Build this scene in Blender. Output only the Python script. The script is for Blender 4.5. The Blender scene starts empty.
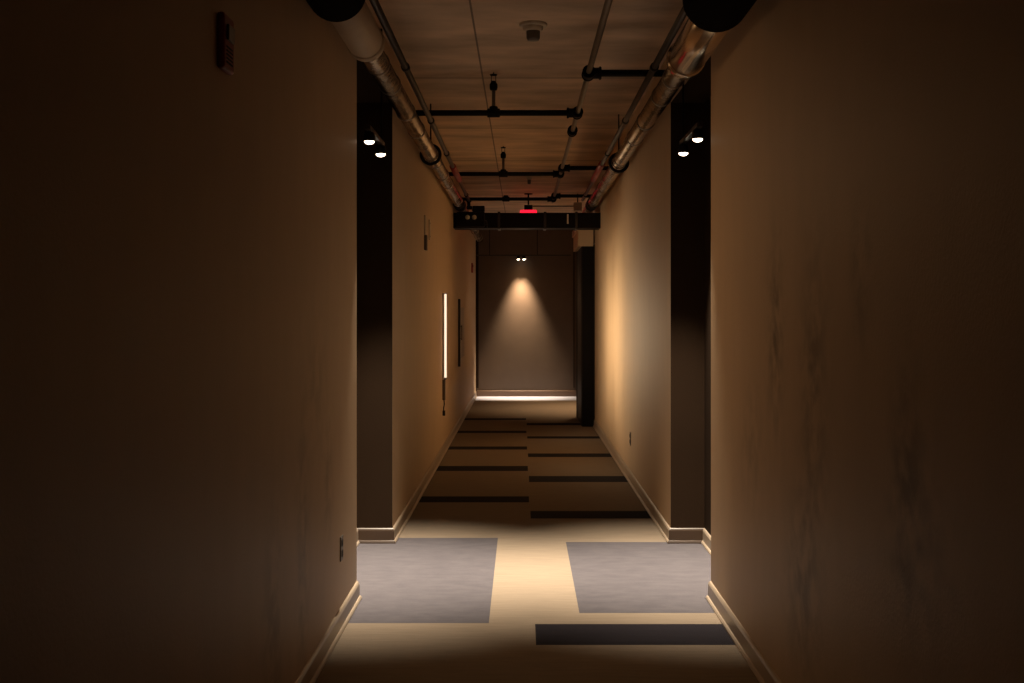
import bpy, bmesh, math
from mathutils import Vector, Matrix
S = bpy.context.scene
COL = S.collection
PI = math.pi
CAMZ = 1.5
F = 1170.0

# ------------------------------------------------------------------ materials
def mat(name, base, rough=0.6, metal=0.0, var=0.0, scale=(8, 8, 8), bump=0.0, bscale=60.0, base2=None, emit=None, estr=0.0, spec=0.5):
    m = bpy.data.materials.new(name); m.use_nodes = True
    nt = m.node_tree; n = nt.nodes; l = nt.links
    b = n['Principled BSDF']
    b.inputs['Base Color'].default_value = (*base, 1)
    b.inputs['Roughness'].default_value = rough
    b.inputs['Metallic'].default_value = metal
    b.inputs['Specular IOR Level'].default_value = spec
    tc = n.new('ShaderNodeTexCoord')
    if base2 is None and var > 0:
        base2 = tuple(c * (1 - var) for c in base)
    if base2 is not None:
        mp = n.new('ShaderNodeMapping'); mp.inputs['Scale'].default_value = scale
        l.new(tc.outputs['Object'], mp.inputs['Vector'])
        nz = n.new('ShaderNodeTexNoise'); nz.inputs['Scale'].default_value = 1.0
        nz.inputs['Detail'].default_value = 5; nz.inputs['Roughness'].default_value = 0.6
        l.new(mp.outputs[0], nz.inputs['Vector'])
        rp = n.new('ShaderNodeValToRGB')
        rp.color_ramp.elements[0].position = 0.35; rp.color_ramp.elements[1].position = 0.65
        rp.color_ramp.elements[0].color = (*base2, 1); rp.color_ramp.elements[1].color = (*base, 1)
        l.new(nz.outputs['Fac'], rp.inputs[0]); l.new(rp.outputs[0], b.inputs['Base Color'])
    if bump > 0:
        nb = n.new('ShaderNodeTexNoise'); nb.inputs['Scale'].default_value = bscale; nb.inputs['Detail'].default_value = 4
        l.new(tc.outputs['Object'], nb.inputs['Vector'])
        bp = n.new('ShaderNodeBump'); bp.inputs['Strength'].default_value = bump; bp.inputs['Distance'].default_value = 0.01
        l.new(nb.outputs['Fac'], bp.inputs['Height']); l.new(bp.outputs[0], b.inputs['Normal'])
    if emit:
        b.inputs['Emission Color'].default_value = (*emit, 1); b.inputs['Emission Strength'].default_value = estr
    return m

def math_node(nt, op, a, b=None):
    nd = nt.nodes.new('ShaderNodeMath'); nd.operation = op
    for i, v in enumerate((a, b)):
        if v is None: continue
        if isinstance(v, (int, float)): nd.inputs[i].default_value = v
        else: nt.links.new(v, nd.inputs[i])
    return nd.outputs[0]

def wall_material(name, base, spots):
    """eggshell paint with soft roller unevenness and a few scuffs of their own shape"""
    m = mat(name, base, rough=0.55, spec=0.35, bump=0.12, bscale=90)
    nt = m.node_tree; n = nt.nodes; l = nt.links; b = n['Principled BSDF']
    tc = n.new('ShaderNodeTexCoord')
    mp = n.new('ShaderNodeMapping'); mp.inputs['Scale'].default_value = (1, 2.6, 1.0)
    l.new(tc.outputs['Object'], mp.inputs[0])
    nz = n.new('ShaderNodeTexNoise'); nz.inputs['Scale'].default_value = 2.2; nz.inputs['Detail'].default_value = 6
    l.new(mp.outputs[0], nz.inputs['Vector'])
    nz2 = n.new('ShaderNodeTexNoise'); nz2.inputs['Scale'].default_value = 9; nz2.inputs['Detail'].default_value = 6
    l.new(tc.outputs['Object'], nz2.inputs['Vector'])
    sp = n.new('ShaderNodeSeparateXYZ'); l.new(tc.outputs['Object'], sp.inputs[0])
    total = None
    for (y, z, ry, rz, a) in spots:
        dy = math_node(nt, 'DIVIDE', math_node(nt, 'SUBTRACT', sp.outputs[1], y), ry)
        dz = math_node(nt, 'DIVIDE', math_node(nt, 'SUBTRACT', sp.outputs[2], z), rz)
        q = math_node(nt, 'ADD', math_node(nt, 'MULTIPLY', dy, dy), math_node(nt, 'MULTIPLY', dz, dz))
        g = math_node(nt, 'MULTIPLY', math_node(nt, 'EXPONENT', math_node(nt, 'MULTIPLY', q, -1.0)), a)
        total = g if total is None else math_node(nt, 'ADD', total, g)
    rp = n.new('ShaderNodeMapRange'); rp.inputs[1].default_value = 0.38; rp.inputs[2].default_value = 0.62
    l.new(nz2.outputs['Fac'], rp.inputs[0])
    mx = n.new('ShaderNodeMix'); mx.data_type = 'RGBA'
    mx.inputs[6].default_value = (*base, 1); mx.inputs[7].default_value = (*[c * 0.86 for c in base], 1)
    l.new(nz.outputs['Fac'], mx.inputs[0])
    out = mx.outputs[2]
    if total is not None:
        f = math_node(nt, 'MULTIPLY', total, rp.outputs[0])
        m2 = n.new('ShaderNodeMix'); m2.data_type = 'RGBA'; m2.inputs[7].default_value = (*[c * 0.4 for c in base], 1)
        l.new(f, m2.inputs[0]); l.new(out, m2.inputs[6]); out = m2.outputs[2]
    l.new(out, b.inputs['Base Color'])
    return m

def concrete_ceiling():
    m = mat('board_marked_concrete', (0.30, 0.265, 0.23), rough=0.8, bump=0.25, bscale=25)
    nt = m.node_tree; n = nt.nodes; l = nt.links; b = n['Principled BSDF']
    tc = n.new('ShaderNodeTexCoord')
    sp = n.new('ShaderNodeSeparateXYZ'); l.new(tc.outputs['Object'], sp.inputs[0])
    nz = n.new('ShaderNodeTexNoise'); nz.inputs['Scale'].default_value = 1.0; nz.inputs['Detail'].default_value = 8
    mp = n.new('ShaderNodeMapping'); mp.inputs['Scale'].default_value = (1.5, 3.4, 1)
    l.new(tc.outputs['Object'], mp.inputs[0]); l.new(mp.outputs[0], nz.inputs['Vector'])
    rp = n.new('ShaderNodeValToRGB')
    rp.color_ramp.elements[0].position = 0.32; rp.color_ramp.elements[1].position = 0.7
    rp.color_ramp.elements[0].color = (0.45, 0.34, 0.245, 1); rp.color_ramp.elements[1].color = (0.80, 0.61, 0.45, 1)
    l.new(nz.outputs['Fac'], rp.inputs[0])
    # formwork joints: one running the length, others across every 2.44 m
    a = math_node(nt, 'ABSOLUTE', math_node(nt, 'ADD', sp.outputs[0], 0.285))
    la = math_node(nt, 'LESS_THAN', a, 0.006)
    t = math_node(nt, 'PINGPONG', math_node(nt, 'SUBTRACT', sp.outputs[1], 8.5), 1.16)
    lb = math_node(nt, 'LESS_THAN', t, 0.012)
    seam = math_node(nt, 'MAXIMUM', la, lb)
    mx = n.new('ShaderNodeMix'); mx.data_type = 'RGBA'; mx.inputs[7].default_value = (0.07, 0.06, 0.05, 1)
    l.new(math_node(nt, 'MULTIPLY', seam, 0.75), mx.inputs[0]); l.new(rp.outputs[0], mx.inputs[6])
    l.new(mx.outputs[2], b.inputs['Base Color'])
    return m

PAINT = (0.62, 0.455, 0.29)
M = {}
M['wall_l'] = wall_material('beige_wall_paint_left', PAINT, [(4.6, 0.55, .12, .5, .6), (5.2, .75, .12, .25, .5), (4.05, .35, .16, .4, .6), (4.9, 1.2, .2, .3, .3)])
M['wall_r'] = wall_material('beige_wall_paint_right', PAINT, [(4.55, 1.42, .13, .33, 1), (3.95, 1.25, .16, .45, .8), (3.0, 1.05, .12, .3, .8), (2.9, 0.9, .25, .25, .5), (4.1, 0.55, .22, .3, .8), (5.0, .9, .25, .25, .4), (3.4, 1.6, .1, .2, .6)])
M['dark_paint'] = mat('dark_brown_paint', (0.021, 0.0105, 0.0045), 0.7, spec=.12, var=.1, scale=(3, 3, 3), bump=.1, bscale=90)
M['end_paint'] = mat('taupe_end_wall_paint', (0.105, 0.073, 0.050), 0.6, var=.12, scale=(3, 3, 3), bump=.1, bscale=90)
M['trim'] = mat('beige_trim_paint', (0.42, 0.335, 0.25), 0.35, var=.06, scale=(5, 5, 5))
M['trim_dark'] = mat('brown_trim_paint', (0.16, 0.10, 0.065), 0.4, var=.08, scale=(5, 5, 5))
M['trim_return'] = mat('dark_brown_trim_paint', (0.05, 0.029, 0.017), 0.35, var=.08, scale=(5, 5, 5))
M['carpet_beige'] = mat('beige_carpet', (0.264, 0.210, 0.155), 0.95, var=.13, scale=(5, 45, 5), bump=.5, bscale=260, spec=.1)
M['carpet_grey'] = mat('slate_grey_carpet', (0.104, 0.096, 0.105), 0.95, base2=(0.086, 0.079, 0.089), scale=(7, 15, 5), bump=.5, bscale=260, spec=.1)
M['carpet_slate'] = mat('dark_slate_carpet', (0.022, 0.019, 0.024), 0.95, var=.15, scale=(4, 40, 5), bump=.5, bscale=260, spec=.1)
M['painted_light_strip'] = mat('carpet_painted_bright', (0.54, 0.60, 0.78), 0.9, var=.1, scale=(5, 30, 5), bump=.4, bscale=200, spec=.1)  # brightness of the lit strip by the end wall, put into its colour
M['concrete'] = concrete_ceiling()
M['foil'] = mat('foil_pipe_jacket', (0.46, 0.37, 0.28), 0.27, 1.0, var=.45, scale=(9, 5, 9), bump=1.0, bscale=22)
M['jacket'] = mat('tan_pipe_insulation', (0.55, 0.44, 0.31), 0.45, 0.0, var=.12, scale=(6, 3, 6), bump=.2, bscale=20)
M['bright_jacket'] = mat('polished_pipe_jacket', (0.78, 0.64, 0.48), 0.2, 1.0, var=.1, scale=(4, 2, 4))
M['steel'] = mat('dull_steel_pipe', (0.22, 0.18, 0.14), 0.4, 0.9, var=.2, scale=(10, 3, 10))
M['black'] = mat('black_painted_metal', (0.008, 0.0055, 0.0045), 0.5, 0.0, var=.3, scale=(6, 6, 6), spec=.1)
M['black_foam'] = mat('black_rubber_insulation', (0.0018, 0.0015, 0.0012), 0.9, spec=.03, metal=0.0, var=.3, scale=(12, 12, 12), bump=.3, bscale=80)
M['dark_metal'] = mat('dark_bronze_metal', (0.05, 0.04, 0.032), 0.4, 0.6, var=.2, scale=(9, 9, 9))
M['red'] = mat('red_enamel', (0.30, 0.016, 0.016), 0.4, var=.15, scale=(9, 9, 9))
M['cream'] = mat('cream_plastic', (0.55, 0.47, 0.36), 0.45, var=.06, scale=(9, 9, 9))
M['grey_plastic'] = mat('grey_brown_plastic', (0.14, 0.115, 0.09), 0.4, var=.1, scale=(9, 9, 9))
M['brass'] = mat('brass', (0.5, 0.34, 0.15), 0.35, 0.9, var=.2, scale=(20, 20, 20))
M['cabinet'] = mat('tan_cabinet_paint', (0.36, 0.26, 0.17), 0.45, var=.08, scale=(5, 5, 5))
M['strobe'] = mat('strobe_lens', (0.07, 0.055, 0.045), 0.3, var=.1, scale=(20, 20, 20))
WARM = (1.0, 0.66, 0.35)
M['lens'] = mat('lit_lamp_lens', (0.9, 0.85, 0.75), 0.3, emit=(1.0, 0.80, 0.58), estr=9.0, var=.02)
M['tube'] = mat('lit_led_tube', (0.1, 0.09, 0.08), 0.3, emit=(1.0, 0.80, 0.58), estr=1.25, var=.02)
M['red_glow'] = mat('lit_red_panel', (0.5, 0.02, 0.03), 0.3, emit=(1.0, 0.010, 0.035), estr=1.7, var=.02)
M['glass_dim'] = mat('unlit_lamp_glass', (0.6, 0.55, 0.45), 0.2, var=.05)

# ------------------------------------------------------------------ mesh builder
class MB:
    def __init__(s): s.bm = bmesh.new(); s.mi = 0
    def face(s, vs):
        try:
            f = s.bm.faces.new(vs); f.material_index = s.mi; return f
        except ValueError: return None
    def prism(s, plan, z0, z1):
        lo = [s.bm.verts.new((x, y, z0)) for x, y in plan]; hi = [s.bm.verts.new((x, y, z1)) for x, y in plan]
        k = len(plan)
        s.face(lo[::-1]); s.face(hi)
        for i in range(k): s.face([lo[i], lo[(i+1) % k], hi[(i+1) % k], hi[i]])
        return s
    def box(s, x0, x1, y0, y1, z0, z1, bev=0.0):
        if bev <= 0: return s.prism([(x0, y0), (x1, y0), (x1, y1), (x0, y1)], z0, z1)
        t = bmesh.new(); bmesh.ops.create_cube(t, size=1)
        bmesh.ops.scale(t, vec=(x1-x0, y1-y0, z1-z0), verts=t.verts)
        bmesh.ops.bevel(t, geom=t.edges[:], offset=bev, segments=2, affect='EDGES', profile=.5)
        bmesh.ops.translate(t, vec=((x0+x1)/2, (y0+y1)/2, (z0+z1)/2), verts=t.verts)
        return s.merge(t)
    def merge(s, t):
        mp = {v: s.bm.verts.new(v.co) for v in t.verts}
        for f in t.faces:
            g = s.face([mp[v] for v in f.verts])
            if g: g.smooth = f.smooth
        t.free(); return s
    def lathe(s, prof, origin=(0, 0, 0), axis=(0, 0, 1), seg=24, smooth=True):
        """prof: (radius, distance along the axis)"""
        q = Vector((0, 0, 1)).rotation_difference(Vector(axis).normalized()).to_matrix(); o = Vector(origin)
        rings = []
        for r, h in prof:
            if r < 1e-6: rings.append([s.bm.verts.new(o + q @ Vector((0, 0, h)))])
            else: rings.append([s.bm.verts.new(o + q @ Vector((r*math.cos(2*PI*i/seg), r*math.sin(2*PI*i/seg), h))) for i in range(seg)])
        for a, b in zip(rings, rings[1:]):
            for i in range(seg):
                j = (i+1) % seg
                if len(a) == 1 and len(b) == 1: continue
                if len(a) == 1: f = s.face([a[0], b[j], b[i]])
                elif len(b) == 1: f = s.face([a[i], a[j], b[0]])
                else: f = s.face([a[i], a[j], b[j], b[i]])
                if f: f.smooth = smooth
        return s
    def cyl(s, p0, p1, r, seg=20, r2=None):
        p0 = Vector(p0); p1 = Vector(p1); L = (p1-p0).length; r2 = r if r2 is None else r2
        e = min(.004, r*.2)
        return s.lathe([(0, 0), (r-e, 0), (r, e), (r2, L-e), (r2-e, L), (0, L)], p0, p1-p0, seg)
    def ring(s, c, axis, R, r, seg=28, sub=8):
        q = Vector((0, 0, 1)).rotation_difference(Vector(axis).normalized()).to_matrix(); c = Vector(c)
        g = [[s.bm.verts.new(c + q @ Vector(((R+r*math.cos(2*PI*k/sub))*math.cos(2*PI*i/seg), (R+r*math.cos(2*PI*k/sub))*math.sin(2*PI*i/seg), r*1.6*math.sin(2*PI*k/sub)))) for k in range(sub)] for i in range(seg)]
        for i in range(seg):
            for k in range(sub):
                f = s.face([g[i][k], g[(i+1) % seg][k], g[(i+1) % seg][(k+1) % sub], g[i][(k+1) % sub]])
                if f: f.smooth = True
        return s
    def tube(s, pts, r, seg=10):
        for a, b in zip(pts, pts[1:]): s.cyl(a, b, r, seg)
        return s
    def sweep(s, path, prof, side=1):
        """baseboard: profile (out, z) swept along a plan path with mitred corners; side=+1 means to the right of travel"""
        P = [Vector(p) for p in path]; n = len(P); offs = []
        for i in range(n):
            ds = []
            if i > 0: ds.append((P[i]-P[i-1]).normalized())
            if i < n-1: ds.append((P[i+1]-P[i]).normalized())
            ns = [Vector((d.y, -d.x))*side for d in ds]
            if len(ns) == 1: o = ns[0]
            else:
                b = (ns[0]+ns[1]).normalized(); o = b / max(.3, b.dot(ns[0]))
            offs.append(o)
        rows = [[s.bm.verts.new((*(P[i]+offs[i]*t), z)) for t, z in prof] for i in range(n)]
        k = len(prof)
        for a, b in zip(rows, rows[1:]):
            for i in range(k): s.face([a[i], b[i], b[(i+1) % k], a[(i+1) % k]])
        s.face(rows[0][::-1]); s.face(rows[-1])
        return s
    def build(s, name, mats, parent=None, loc=(0, 0, 0), local=True):
        bmesh.ops.recalc_face_normals(s.bm, faces=s.bm.faces)
        o = Vector(loc)
        if parent is not None: o = Vector(parent.location)
        if not local: bmesh.ops.translate(s.bm, vec=-o, verts=s.bm.verts)
        me = bpy.data.meshes.new(name); s.bm.to_mesh(me); s.bm.free()
        for m in (mats if isinstance(mats, (list, tuple)) else [mats]): me.materials.append(m)
        ob = bpy.data.objects.new(name, me); COL.objects.link(ob)
        if parent is not None: ob.parent = parent
        else: ob.location = loc
        return ob

def struct(name, mb, mats):
    o = mb.build(name, mats); o['kind'] = 'structure'; return o
def tag(o, label, cat, group=None):
    o['label'] = label; o['category'] = cat
    if group: o['group'] = group
    return o
def thing(name, label, cat, loc, group=None):
    o = bpy.data.objects.new(name, None); COL.objects.link(o); o.location = loc; o.empty_display_size = .1
    return tag(o, label, cat, group)
def part(name, mb, m, parent):
    """mesh coordinates are given relative to the thing's base"""
    return mb.build(name, m, parent)
def sub(name, mb, m, parentpart):
    o = mb.build(name, m); o.parent = parentpart; return o

# ------------------------------------------------------------------ the shell
CEIL = 3.2
D1, D2, END = 6.1, 7.6, 20.8
LN, LR, LF0, LF1 = -0.862, -1.075, -0.842, -0.822      # left wall: near plane, recess, far plane (start, end)
RN, RR, RF0, RF1, RE = 0.985, 1.185, 0.966, 0.952, 15.3

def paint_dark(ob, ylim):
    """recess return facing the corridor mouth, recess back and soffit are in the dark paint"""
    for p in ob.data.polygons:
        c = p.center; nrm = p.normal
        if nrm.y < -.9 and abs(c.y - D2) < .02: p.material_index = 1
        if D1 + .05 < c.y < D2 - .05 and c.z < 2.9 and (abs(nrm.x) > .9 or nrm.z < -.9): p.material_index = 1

w = MB()
w.prism([(-1.4, -3), (LN, -3), (LN, D1), (-1.4, D1)], 0, CEIL)
w.prism([(-1.4, D1), (LR, D1), (LR, D2), (-1.4, D2)], 0, CEIL)
w.prism([(-1.4, D2), (LF0, D2), (LF1, END), (-1.4, END)], 0, CEIL)
w.prism([(LR, D1), (LN, D1), (LF0, D2), (LR, D2)], 2.86, CEIL)
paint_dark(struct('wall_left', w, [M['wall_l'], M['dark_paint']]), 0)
w = MB()
w.prism([(RN, -3), (1.6, -3), (1.6, D1), (RN, D1)], 0, CEIL)
w.prism([(RR, D1), (1.6, D1), (1.6, D2), (RR, D2)], 0, CEIL)
w.prism([(RF0, D2), (1.6, D2), (1.6, RE), (RF1, RE)], 0, CEIL)
w.prism([(RN, D1), (RR, D1), (RR, D2), (RF0, D2)], 2.86, CEIL)
w.prism([(1.5, RE), (1.6, RE), (1.6, END), (1.5, END)], 0, CEIL)
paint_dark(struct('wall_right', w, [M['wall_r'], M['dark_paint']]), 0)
w = MB(); w.box(-1.4, 1.6, END, END+.12, 0, CEIL)
struct('wall_end', w, M['end_paint'])
w = MB(); w.box(-1.4, 1.6, -3.12, -3, 0, CEIL); struct('wall_back', w, M['dark_paint'])
w = MB(); w.box(-1.4, 1.6, -3.12, END+.12, CEIL, CEIL+.15); struct('ceiling', w, M['concrete'])

# floor: one carpet, its inlaid rectangles and the painted bright end strip cut into the mesh
rects = [(-1.4, -.160, 5.64, 7.77, 1), (.286, 1.6, 5.83, 7.63, 1), (.063, 1.6, 5.27, 5.625, 2), (-1.4, 1.6, 19.85, END, 3)]
for (a, b) in ((9.22, 9.52), (11.04, 11.40), (12.76, 13.05), (14.5, 14.78), (16.25, 16.52)): rects.append((-1.4, .056, a, b, 2))
for (a, b) in ((8.50, 8.82), (10.32, 10.70), (12.10, 12.41), (13.87, 14.12), (15.5, 15.8)): rects.append((.063, 1.6, a, b, 2))
xs = sorted({-1.4, 1.6, *[r[0] for r in rects], *[r[1] for r in rects]})
ys = sorted({-3.12, END+.12, *[r[2] for r in rects], *[r[3] for r in rects]})
w = MB(); w.box(-1.4, 1.6, -3.12, END+.12, -.12, -.01)
g = [[w.bm.verts.new((x, y, 0)) for y in ys] for x in xs]
for i in range(len(xs)-1):
    for j in range(len(ys)-1):
        cx, cy = (xs[i]+xs[i+1])/2, (ys[j]+ys[j+1])/2
        w.mi = 0
        for r in rects:
            if r[0] < cx < r[1] and r[2] < cy < r[3]: w.mi = r[4]
        w.face([g[i][j], g[i+1][j], g[i+1][j+1], g[i][j+1]])
fl = struct('floor', w, [M['carpet_beige'], M['carpet_grey'], M['carpet_slate'], M['painted_light_strip']])
for p in fl.data.polygons:
    if p.normal.z < 0 and abs(p.center.z) < 1e-4: p.flip()

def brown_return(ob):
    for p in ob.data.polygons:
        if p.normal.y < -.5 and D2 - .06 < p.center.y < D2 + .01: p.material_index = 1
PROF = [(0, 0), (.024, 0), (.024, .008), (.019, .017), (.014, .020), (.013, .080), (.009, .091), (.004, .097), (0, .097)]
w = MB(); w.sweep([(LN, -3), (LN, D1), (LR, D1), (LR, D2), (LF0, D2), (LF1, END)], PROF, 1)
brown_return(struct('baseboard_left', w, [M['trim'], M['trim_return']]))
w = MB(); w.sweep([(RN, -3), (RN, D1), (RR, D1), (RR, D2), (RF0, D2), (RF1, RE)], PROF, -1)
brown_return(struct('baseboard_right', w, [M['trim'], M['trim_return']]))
w = MB(); w.sweep([(LF1+.025, END), (1.5, END)], [(0, 0), (.03, 0), (.03, .097), (.024, .105), (0, .105)], 1)
struct('baseboard_end', w, M['trim_dark'])
# dark pilaster and the beige box over it where the right wall stops
w = MB(); w.box(.785, 1.5, RE+.002, 16.7, 0, 2.36); w.box(.775, .80, 16.60, 16.72, 0, 2.36); w.box(.779, .787, RE+.10, RE+.14, 0, 2.36)
struct('trim_1', w, M['black'])
w = MB(); w.box(.735, .93, RE-.02, 16.72, 2.36, 2.64); w.box(.715, .735, RE+.01, 16.72, 2.56, 2.64)
struct('trim_2', w, M['wall_r'])
w = MB(); w.box(.915, .93, END-.03, END, .15, 2.6); w.box(1.0, 1.03, END-.03, END, .15, 2.6)
struct('trim_3', w, M['dark_paint'])
w = MB(); w.box(LF1, LF1+.05, END-.02, END, .15, 2.9)
struct('trim_4', w, M['dark_paint'])

# ------------------------------------------------------------------ track lights
def spot(parent, loc, power, size, blend, rot=(0, 0, 0), col=WARM, rad=.03):
    l = bpy.data.lights.new('lamp_beam', 'SPOT'); l.energy = power; l.color = col; l.spot_size = math.radians(size)
    l.spot_blend = blend; l.shadow_soft_size = rad
    o = bpy.data.objects.new('lamp_beam', l); COL.objects.link(o); o.parent = parent; o.location = loc; o.rotation_euler = rot
    return o

def track_light(label, loc, half, heads, along, power, size, tilt=(0, 0, 0), group=None, stem=True, drop=.07, blend=1.0, stems=(0,), lr=.028, col=(1.0, .85, .66), spill=0, spill_tilt=None):
    """loc: centre of the rail; heads: offsets along it; along: 'x' or 'y'"""
    t = thing('track_light', label, 'track light', loc, group)
    def ax(u, v=0, z=0): return (u, v, z) if along == 'x' else (v, u, z)
    m = MB()
    if along == 'x': m.box(-half, half, -.016, .016, -.012, .012, .003)
    else: m.box(-.016, .016, -half, half, -.012, .012, .003)
    part('rail', m, M['dark_metal'], t)
    for u in stems:
        m = MB(); m.cyl(ax(u, 0, .012), ax(u, 0, CEIL-loc[2]), .006, 10) if stem else m.cyl(ax(u, 0, .012), ax(u, 0, 2.86-loc[2]), .006, 10)
        part('suspension_rod', m, M['black'], t)
    for u in heads:
        m = MB()
        m.lathe([(0, -.016), (lr*.75, -.016), (lr*1.05, -.024), (lr*1.15, -drop+.002), (lr*1.05, -drop+.002), (lr*1.02, -drop+.012), (0, -drop+.012)], ax(u), (0, 0, 1), 24)
        h = part('lamp_head', m, M['black'], t)
        m = MB(); m.cyl(ax(u, 0, -.010), ax(u, 0, -.018), .009, 10); sub('swivel', m, M['black'], h)
        m = MB(); m.lathe([(0, -drop+.010), (lr*.98, -drop+.010), (lr*.98, -drop), (lr*.9, -drop-.005), (lr*.68, -drop-.010), (lr*.35, -drop-.0135), (0, -drop-.0145)], ax(u), (0, 0, 1), 24)
        sub('lens', m, M['lens'], h)
        spot(t, ax(u, 0, -drop-.032), power, size, blend, tilt, col)
        if spill: spot(t, ax(u, 0, -drop-.032), spill, 120, 1.0, spill_tilt or tilt, (1, .58, .28), .12)
    return t

TG = None
track_light('black track light with two lit spots in the left wall recess', (-.843, 6.72, 2.51), .34, (-.26, .26), 'y', 560, 66, stems=(.3,), spill=14, spill_tilt=(math.radians(-22), math.radians(-48), 0))
track_light('black track light with two lit spots in the right wall recess', (.967, 6.72, 2.52), .36, (-.28, .29), 'y', 560, 66, stems=(.3,), spill=1.5, spill_tilt=(math.radians(-15), math.radians(45), 0))
track_light('thin black track with two small lit spots in front of the far end wall', (.03, 20.63, 2.50), .83, (-.095, .005), 'x', 340, 56, spill=3, tilt=(math.radians(2), 0, 0), drop=.07, stems=(.24, -.6), col=(1, .72, .46))
track_light('unseen track light with two spots added behind the dark pilaster to light the floor', (1.15, 18.2, 2.575), .42, (-.3, .3), 'y', 130, 90, stems=(.1,), col=(1, .68, .40))  # unseen fixture, added to warm the floor beyond the pilaster

# ------------------------------------------------------------------ wall lamp (vertical lit tube)
def left_x(y): return LF0 + (LF1-LF0)*(y-D2)/(END-D2)
def right_x(y): return RF0 + (RF1-RF0)*(y-D2)/(RE-D2)
yl = 12.3
t = thing('wall_lamp', 'slim vertical lit tube lamp on left wall with a box and cord below', 'wall lamp', (left_x(yl), yl, .81))
m = MB(); m.box(0, .012, -.028, .028, -.01, .89, .002); m.box(.012, .020, -.028, -.022, -.01, .89); m.box(.012, .020, .022, .028, -.01, .89)
part('channel', m, M['cream'], t)
m = MB(); m.cyl((.028, 0, .0), (.028, 0, .88), .014, 16); part('lit_tube', m, M['tube'], t)
for z0, z1 in ((.88, .892), (-.02, 0)):
    m = MB(); m.cyl((.028, 0, z0), (.028, 0, z1), .015, 14); part('end_cap', m, M['grey_plastic'], t)
for yaw, en in ((-36, 9.5), (0, 9.5), (38, 8)):
    al = bpy.data.lights.new('tube_beam', 'AREA'); al.shape = 'RECTANGLE'; al.size = .026; al.size_y = .86; al.energy = en; al.color = (1, .74, .47); al.spread = math.radians(78)
    ao = bpy.data.objects.new('tube_beam', al); COL.objects.link(ao); ao.parent = t; ao.location = (.062, 0, .44)
    ao.rotation_euler = (Matrix.Rotation(math.radians(yaw), 3, 'Z') @ Matrix(((0, 0, -1), (1, 0, 0), (0, -1, 0)))).to_euler()

m = MB(); m.box(0, .03, -.03, .03, -.235, -.02, .004); part('driver_box', m, M['grey_plastic'], t)
m = MB(); m.tube([(.015, 0, -.235), (.018, .005, -.28), (.012, -.004, -.32), (.012, 0, -.345)], .006, 8); m.box(0, .028, -.016, .016, -.40, -.345, .004); part('cord', m, M['dark_metal'], t)

# framed dark cabinet farther along the left wall
yl = 15.2
t = thing('wall_cabinet', 'shallow tan cabinet with a dark near edge beyond the lit tube lamp', 'wall cabinet', (left_x(yl), yl, .79))
m = MB(); m.box(0, .030, 0, .035, 0, .88, .004); part('side_stile', m, M['dark_metal'], t)
m = MB(); m.box(0, .026, .036, 1.10, .10, .77, .004); p = part('door', m, M['cabinet'], t)
m = MB(); m.cyl((.026, .12, .36), (.042, .12, .36), .006, 8); m.cyl((.026, .12, .52), (.042, .12, .52), .006, 8); m.cyl((.042, .12, .34), (.042, .12, .54), .007, 8); sub('handle', m, M['steel'], p)

# fire alarms
def alarm(label, loc):
    t = thing('fire_alarm', label, 'fire alarm', loc, None)
    m = MB(); m.box(0, .022, -.058, .058, -.08, .08, .008); b = part('body', m, M['red'], t)
    m = MB(); m.box(.022, .03, -.035, .035, .005, .05, .003); part('strobe_lens', m, M['strobe'], t)
    m = MB()
    for k in range(5): m.box(.022, .0235, -.035, .035, -.06+k*.011, -.055+k*.011)
    part('sounder_grille', m, M['black'], t)
alarm('red fire alarm box high on the near left wall', (LN, 3.36, 2.27))
alarm('small red fire alarm high at the far end of the left wall', (left_x(19.1), 19.1, 2.22))

# outlets
def outlet(label, x, y, z, sgn):
    t = thing('power_outlet', label, 'power outlet', (x, y, z))
    m = MB(); m.box(min(0, sgn*.006), max(0, sgn*.006), -.036, .036, -.058, .058, .002); part('cover_plate', m, M['grey_plastic'], t)
    for dz in (-.025, .025):
        m = MB(); m.box(min(sgn*.006, sgn*.009), max(sgn*.006, sgn*.009), -.017, .017, dz-.015, dz+.015, .001); part('socket', m, M['black'], t)
outlet('dark power outlet low on the near left wall above the baseboard', LN, 5.57, .376, 1)
outlet('dark power outlet low on the far right wall', right_x(10.35), 10.35, .38, -1)
# two small devices higher on the left wall
t = thing('wall_sensor', 'slim two-piece beige sensor high on the left wall past the recess', 'sensor', (left_x(10.05), 10.05, 2.05))
m = MB(); m.box(0, .014, -.05, .05, .11, .28, .004); part('upper_cover', m, M['cream'], t)
m = MB(); m.box(0, .026, -.045, .045, -.02, .11, .006); part('lower_body', m, M['grey_plastic'], t)
t = thing('wall_plate', 'blank beige cover plate high on the left wall just beyond the slim sensor', 'cover plate', (left_x(10.55), 10.55, 2.24))
m = MB(); m.box(0, .010, -.06, .06, -.09, .09, .003); part('plate', m, M['cream'], t)
m = MB(); m.cyl((.01, 0, .06), (.013, 0, .06), .006, 8); part('screw', m, M['steel'], t)
m = MB(); m.cyl((.01, 0, -.06), (.013, 0, -.06), .006, 8); part('screw', m, M['steel'], t)

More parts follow.
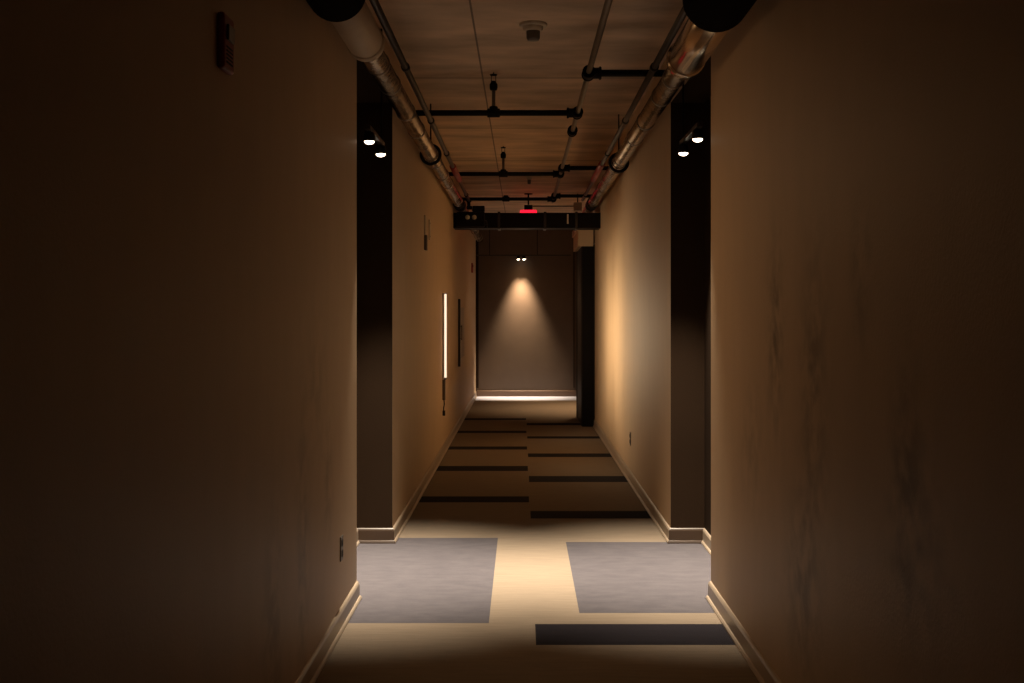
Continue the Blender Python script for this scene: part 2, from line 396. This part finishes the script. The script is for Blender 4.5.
# ------------------------------------------------------------------ pipes along the walls
def wall_pipe(label, x, z, r, fat, fat_y, fat_mat, big, big_y, bx, bz, cy, pipe_end, black_at=(13.7, 14.0)):
    t = thing('insulated_pipe', label, 'pipe', (x, 4.0, z))
    Y = lambda v: v-4.0
    m = MB()
    m.cyl((0, Y(fat_y), 0), (0, Y(pipe_end), 0), r, 28); p = part('foil_jacket', m, M['foil'], t)
    k = fat_y + .45; i = 0
    while k < pipe_end-.6:
        m = MB(); m.cyl((0, Y(k), 0), (0, Y(k+.03), 0), r+.005, 28); part('jacket_band', m, M['steel'], t)
        k += (.55, .9, .75, 1.2)[i % 4]; i += 1
    m = MB(); m.cyl((0, Y(big_y-.1), 0), (0, Y(fat_y), 0), fat, 28); m.cyl((0, Y(fat_y-.05), 0), (0, Y(fat_y+.012), 0), fat+.006, 28); part('thick_jacket', m, fat_mat, t)
    m = MB(); m.cyl((bx-x, Y(2.2), bz-z), (bx-x, Y(big_y), bz-z), big, 36); part('black_sleeve', m, M['black_foam'], t)
    m = MB(); m.ring((0, Y(cy), 0), (0, 1, 0), r+.018, .014); h = part('hanger_ring', m, M['black'], t)
    m = MB(); m.cyl((0, Y(cy), r+.02), (0, Y(cy), CEIL-z), .006, 8); sub('hanger_rod', m, M['black'], h)
    for yy in black_at:
        m = MB(); m.cyl((0, Y(yy), 0), (0, Y(yy+.14), 0), r+.012, 28); part('coupling', m, M['black'], t)
    return t
WPL = wall_pipe('foil-wrapped pipe with tan thick near end high along the left wall', -.745, CAMZ+1.285, .058, .085, 5.58, M['jacket'], .122, 4.78, -.757, CAMZ+1.305, 9.55, END)
WPR = wall_pipe('foil-wrapped pipe with bright glinting near end high along the right wall', .832, CAMZ+1.285, .058, .092, 5.95, M['bright_jacket'], .14, 4.86, .805, CAMZ+1.30, 10.06, 15.2)

def conduit(label, x, z, r, y0, y1, red, sgn, mat_):
    t = thing('conduit', label, 'conduit', (x, y0, z))
    m = MB(); m.cyl((0, 0, 0), (0, y1-y0, 0), r, 18); part('pipe', m, mat_, t)
    for yy in (6.4, 8.2, 9.9, 13.4):
        m = MB(); m.cyl((0, yy-y0, 0), (0, yy+.06-y0, 0), r+.006, 18); part('coupling', m, M['black'], t)
    m = MB(); m.cyl((0, red[0]-y0, 0), (0, red[1]-y0, 0), r+.012, 18)  # slightly thicker red section of the conduit
    o = part('red_section', m, M['red'], t); o['label'] = 'red section'
conduit('thin dark conduit with a red section beside the left foil-wrapped pipe', -.64, CAMZ+1.345, .018, 4.8, 14.05, (10.8, 11.9), 1, M['dark_metal'])
conduit('thin dark conduit with a red section beside the right foil-wrapped pipe', .727, CAMZ+1.345, .018, 4.88, 14.05, (10.6, 11.9), -1, M['dark_metal'])

# ------------------------------------------------------------------ sprinkler pipework
PZ = CAMZ+1.40; PX = .39
t = thing('sprinkler_pipework', 'sprinkler main with black cross branches and upright heads under the concrete ceiling', 'sprinkler pipe', (PX, 4.0, PZ))
Y = lambda v: v-4.0
m = MB(); m.cyl((0, -1.0, 0), (0, Y(14.9), 0), .017, 18); part('main_pipe', m, M['steel'], t)
def fitting(y, s):
    m = MB(); m.cyl((0, Y(y)-.055, 0), (0, Y(y)+.055, 0), .033, 18); m.cyl((0, Y(y)-.055, 0), (0, Y(y)-.04, 0), .039, 18); m.cyl((0, Y(y)+.04, 0), (0, Y(y)+.055, 0), .039, 18)
    if s: m.cyl((0, Y(y), 0), (s*.075, Y(y), 0), .033, 18); m.cyl((s*.06, Y(y), 0), (s*.075, Y(y), 0), .039, 18)
    part('tee_fitting' if s else 'coupling', m, M['black'], t)
for y, x1 in ((6.86, RN), (11.38, right_x(11.38)), (14.12, right_x(14.12))):
    fitting(y, 1)
    m = MB(); m.cyl((.03, Y(y), 0), (x1-PX-.012, Y(y), 0), .021, 18); part('branch', m, M['black'], t)
for y, head in ((8.23, -.20), (11.87, -.19), (14.5, -.2)):
    fitting(y, -1)
    m = MB(); m.cyl((-.03, Y(y), 0), (left_x(y)-PX+.012, Y(y), 0), .021, 18); b = part('branch', m, M['black'], t)
    hx = head-PX
    m = MB(); m.cyl((hx-.045, Y(y), 0), (hx+.045, Y(y), 0), .032, 16); m.cyl((hx, Y(y), 0), (hx, Y(y), .045), .030, 16); sub('head_tee', m, M['black'], b)
    if y < 14:
        m = MB(); m.cyl((hx, Y(y), .04), (hx, Y(y), .17), .0125, 14); r_ = part('riser', m, M['steel'], t)
        m = MB(); m.lathe([(0, .16), (.024, .16), (.028, .175), (.028, .20), (.020, .215), (.012, .225), (0, .225)], (hx, Y(y), 0), (0, 0, 1), 16)
        m.box(hx-.018, hx-.013, Y(y)-.004, Y(y)+.004, .22, .262); m.box(hx+.013, hx+.018, Y(y)-.004, Y(y)+.004, .22, .262)
        m.lathe([(0, .260), (.022, .262), (.028, .270), (.006, .274), (0, .290)], (hx, Y(y), 0), (0, 0, 1), 16)
        sub('sprinkler_head', m, M['black'], r_)
fitting(9.05, 0)
# ceiling devices
def detector(label, x, y, r):
    t = thing('smoke_detector', label, 'smoke detector', (x, y, CEIL))
    m = MB(); m.lathe([(0, 0), (r, 0), (r, -.012), (r*.92, -.018), (0, -.018)], (0, 0, 0), (0, 0, 1), 32); part('base', m, M['cream'], t)
    m = MB(); m.lathe([(r*.72, -.018), (r*.70, -.035), (r*.55, -.045), (r*.5, -.045), (r*.5, -.018)], (0, 0, 0), (0, 0, 1), 32); part('collar', m, M['cream'], t)
    m = MB(); m.lathe([(r*.50, -.02), (r*.48, -.085), (r*.40, -.098), (0, -.10)], (0, 0, 0), (0, 0, 1), 32); part('sensor_chamber', m, M['grey_plastic'], t)
detector('round smoke detector on the near concrete ceiling', .066, 6.9, .083)
detector('tiny pale smoke detector on the ceiling far ahead before the red light', .09, 14.65, .045)

# red lit sign
t = thing('lit_sign', 'red glowing ceiling sign showing above the black duct', 'lit sign', (.092, 16.8, CEIL))
m = MB(); m.cyl((0, 0, 0), (0, 0, -.16), .012, 12); m.lathe([(0, 0), (.06, 0), (.06, -.012), (0, -.012)], (0, 0, 0), (0, 0, 1), 20); part('mount', m, M['black'], t)
m = MB(); m.box(-.06, .06, -.03, .03, -.235, -.165, .004); part('housing', m, M['black'], t)
m = MB(); m.box(-.12, .12, -.014, .014, -.46, -.235, .004); part('lit_panel', m, M['red_glow'], t)
t = thing('junction_box', 'brown junction box with a thin conduit running to the red lit sign', 'junction box', (.80, 16.8, CEIL-.19))
m = MB(); m.box(-.06, .06, -.05, .05, -.06, .06, .006); part('box', m, M['cream'], t)
m = MB(); m.cyl((-.06, 0, .01), (-.645, 0, .01), .009, 10); part('conduit_run', m, M['dark_metal'], t)
m = MB(); m.cyl((0, 0, .06), (0, 0, .19), .008, 10); part('stem', m, M['black'], t)

# ------------------------------------------------------------------ black duct across the corridor
t = thing('air_duct', 'black rectangular air duct crossing the corridor under the ceiling', 'duct', (0, 14.2, 2.52))
m = MB(); m.box(left_x(14.2), right_x(14.2), 0, .34, 0, .185); part('duct_run', m, M['black'], t)
for x in (-.28, .28, .66):
    m = MB(); m.box(x-.015, x+.015, -.012, .352, -.012, .197); part('flange', m, M['dark_metal'], t)
m = MB(); m.cyl((.555, -.012, .05), (.555, -.012, .165), .010, 10); part('tag_tube', m, M['cream'], t)
# emergency light with two small heads on the duct, left end
t = thing('emergency_light', 'black twin-head emergency light on the left end of the black duct', 'emergency light', (-.62, 14.185, 2.58))
m = MB(); m.box(-.17, .17, -.07, .0, -.05, .13, .012); part('housing', m, M['black'], t)
m = MB(); m.box(.02, .17, -.06, .0, .131, .205, .010); part('battery_box', m, M['black'], t)
for x in (-.035, .045):
    m = MB(); m.lathe([(0, 0), (.026, 0), (.036, .03), (.036, .045), (.031, .045), (.029, .038), (0, .038)], (x, -.075, .06), (0, -1, 0), 20); h = part('lamp_head', m, M['black'], t)
    m = MB(); m.lathe([(0, .039), (.029, .039), (.02, .046), (0, .048)], (x, -.075, .06), (0, -1, 0), 20); sub('lamp_glass', m, M['glass_dim'], h)
m = MB(); m.tube([(.17, -.03, .03), (.19, -.03, .02), (.20, -.03, -.03), (.20, -.004, -.05)], .007, 8); part('cable', m, M['dark_metal'], t)
# grooved valve assembly at the left wall, beside the emergency light
t = thing('pipe_valve', 'black flanged pipe valve against the left wall at the end of the duct', 'valve', (-.74, 13.9, 2.73))
m = MB(); m.cyl((0, 0, 0), (0, .06, 0), .030, 18); m.lathe([(.02, 0), (.033, .0), (.033, .02), (.02, .02)], (-.0, .02, -.0), (0, 1, 0), 18); part('flange', m, M['black'], t)
t.location = (-.64, 14.06, CAMZ+1.345)
m = MB(); m.cyl((0, .02, 0), (0, .02, -.09), .02, 14); m.box(-.025, .04, -.015, .055, -.11, -.07, .006); part('actuator', m, M['black'], t)

# ------------------------------------------------------------------ camera, world, output look
w = bpy.data.worlds.new('World'); S.world = w; w.use_nodes = True
w.node_tree.nodes['Background'].inputs[0].default_value = (.02, .016, .012, 1); w.node_tree.nodes['Background'].inputs[1].default_value = .02
c = bpy.data.cameras.new('camera'); co = bpy.data.objects.new('camera', c); COL.objects.link(co)
c.sensor_width = 36; c.lens = 36*F/1024; co.location = (0, 0, CAMZ); co.rotation_euler = (PI/2, 0, 0)
c.shift_x = -10/1024; c.shift_y = -29.5/1024; c.clip_start = .05
S.camera = co
S.view_settings.view_transform = 'Standard'; S.view_settings.look = 'None'
S.view_settings.exposure = 0; S.view_settings.gamma = 1; S.view_settings.use_curve_mapping = False
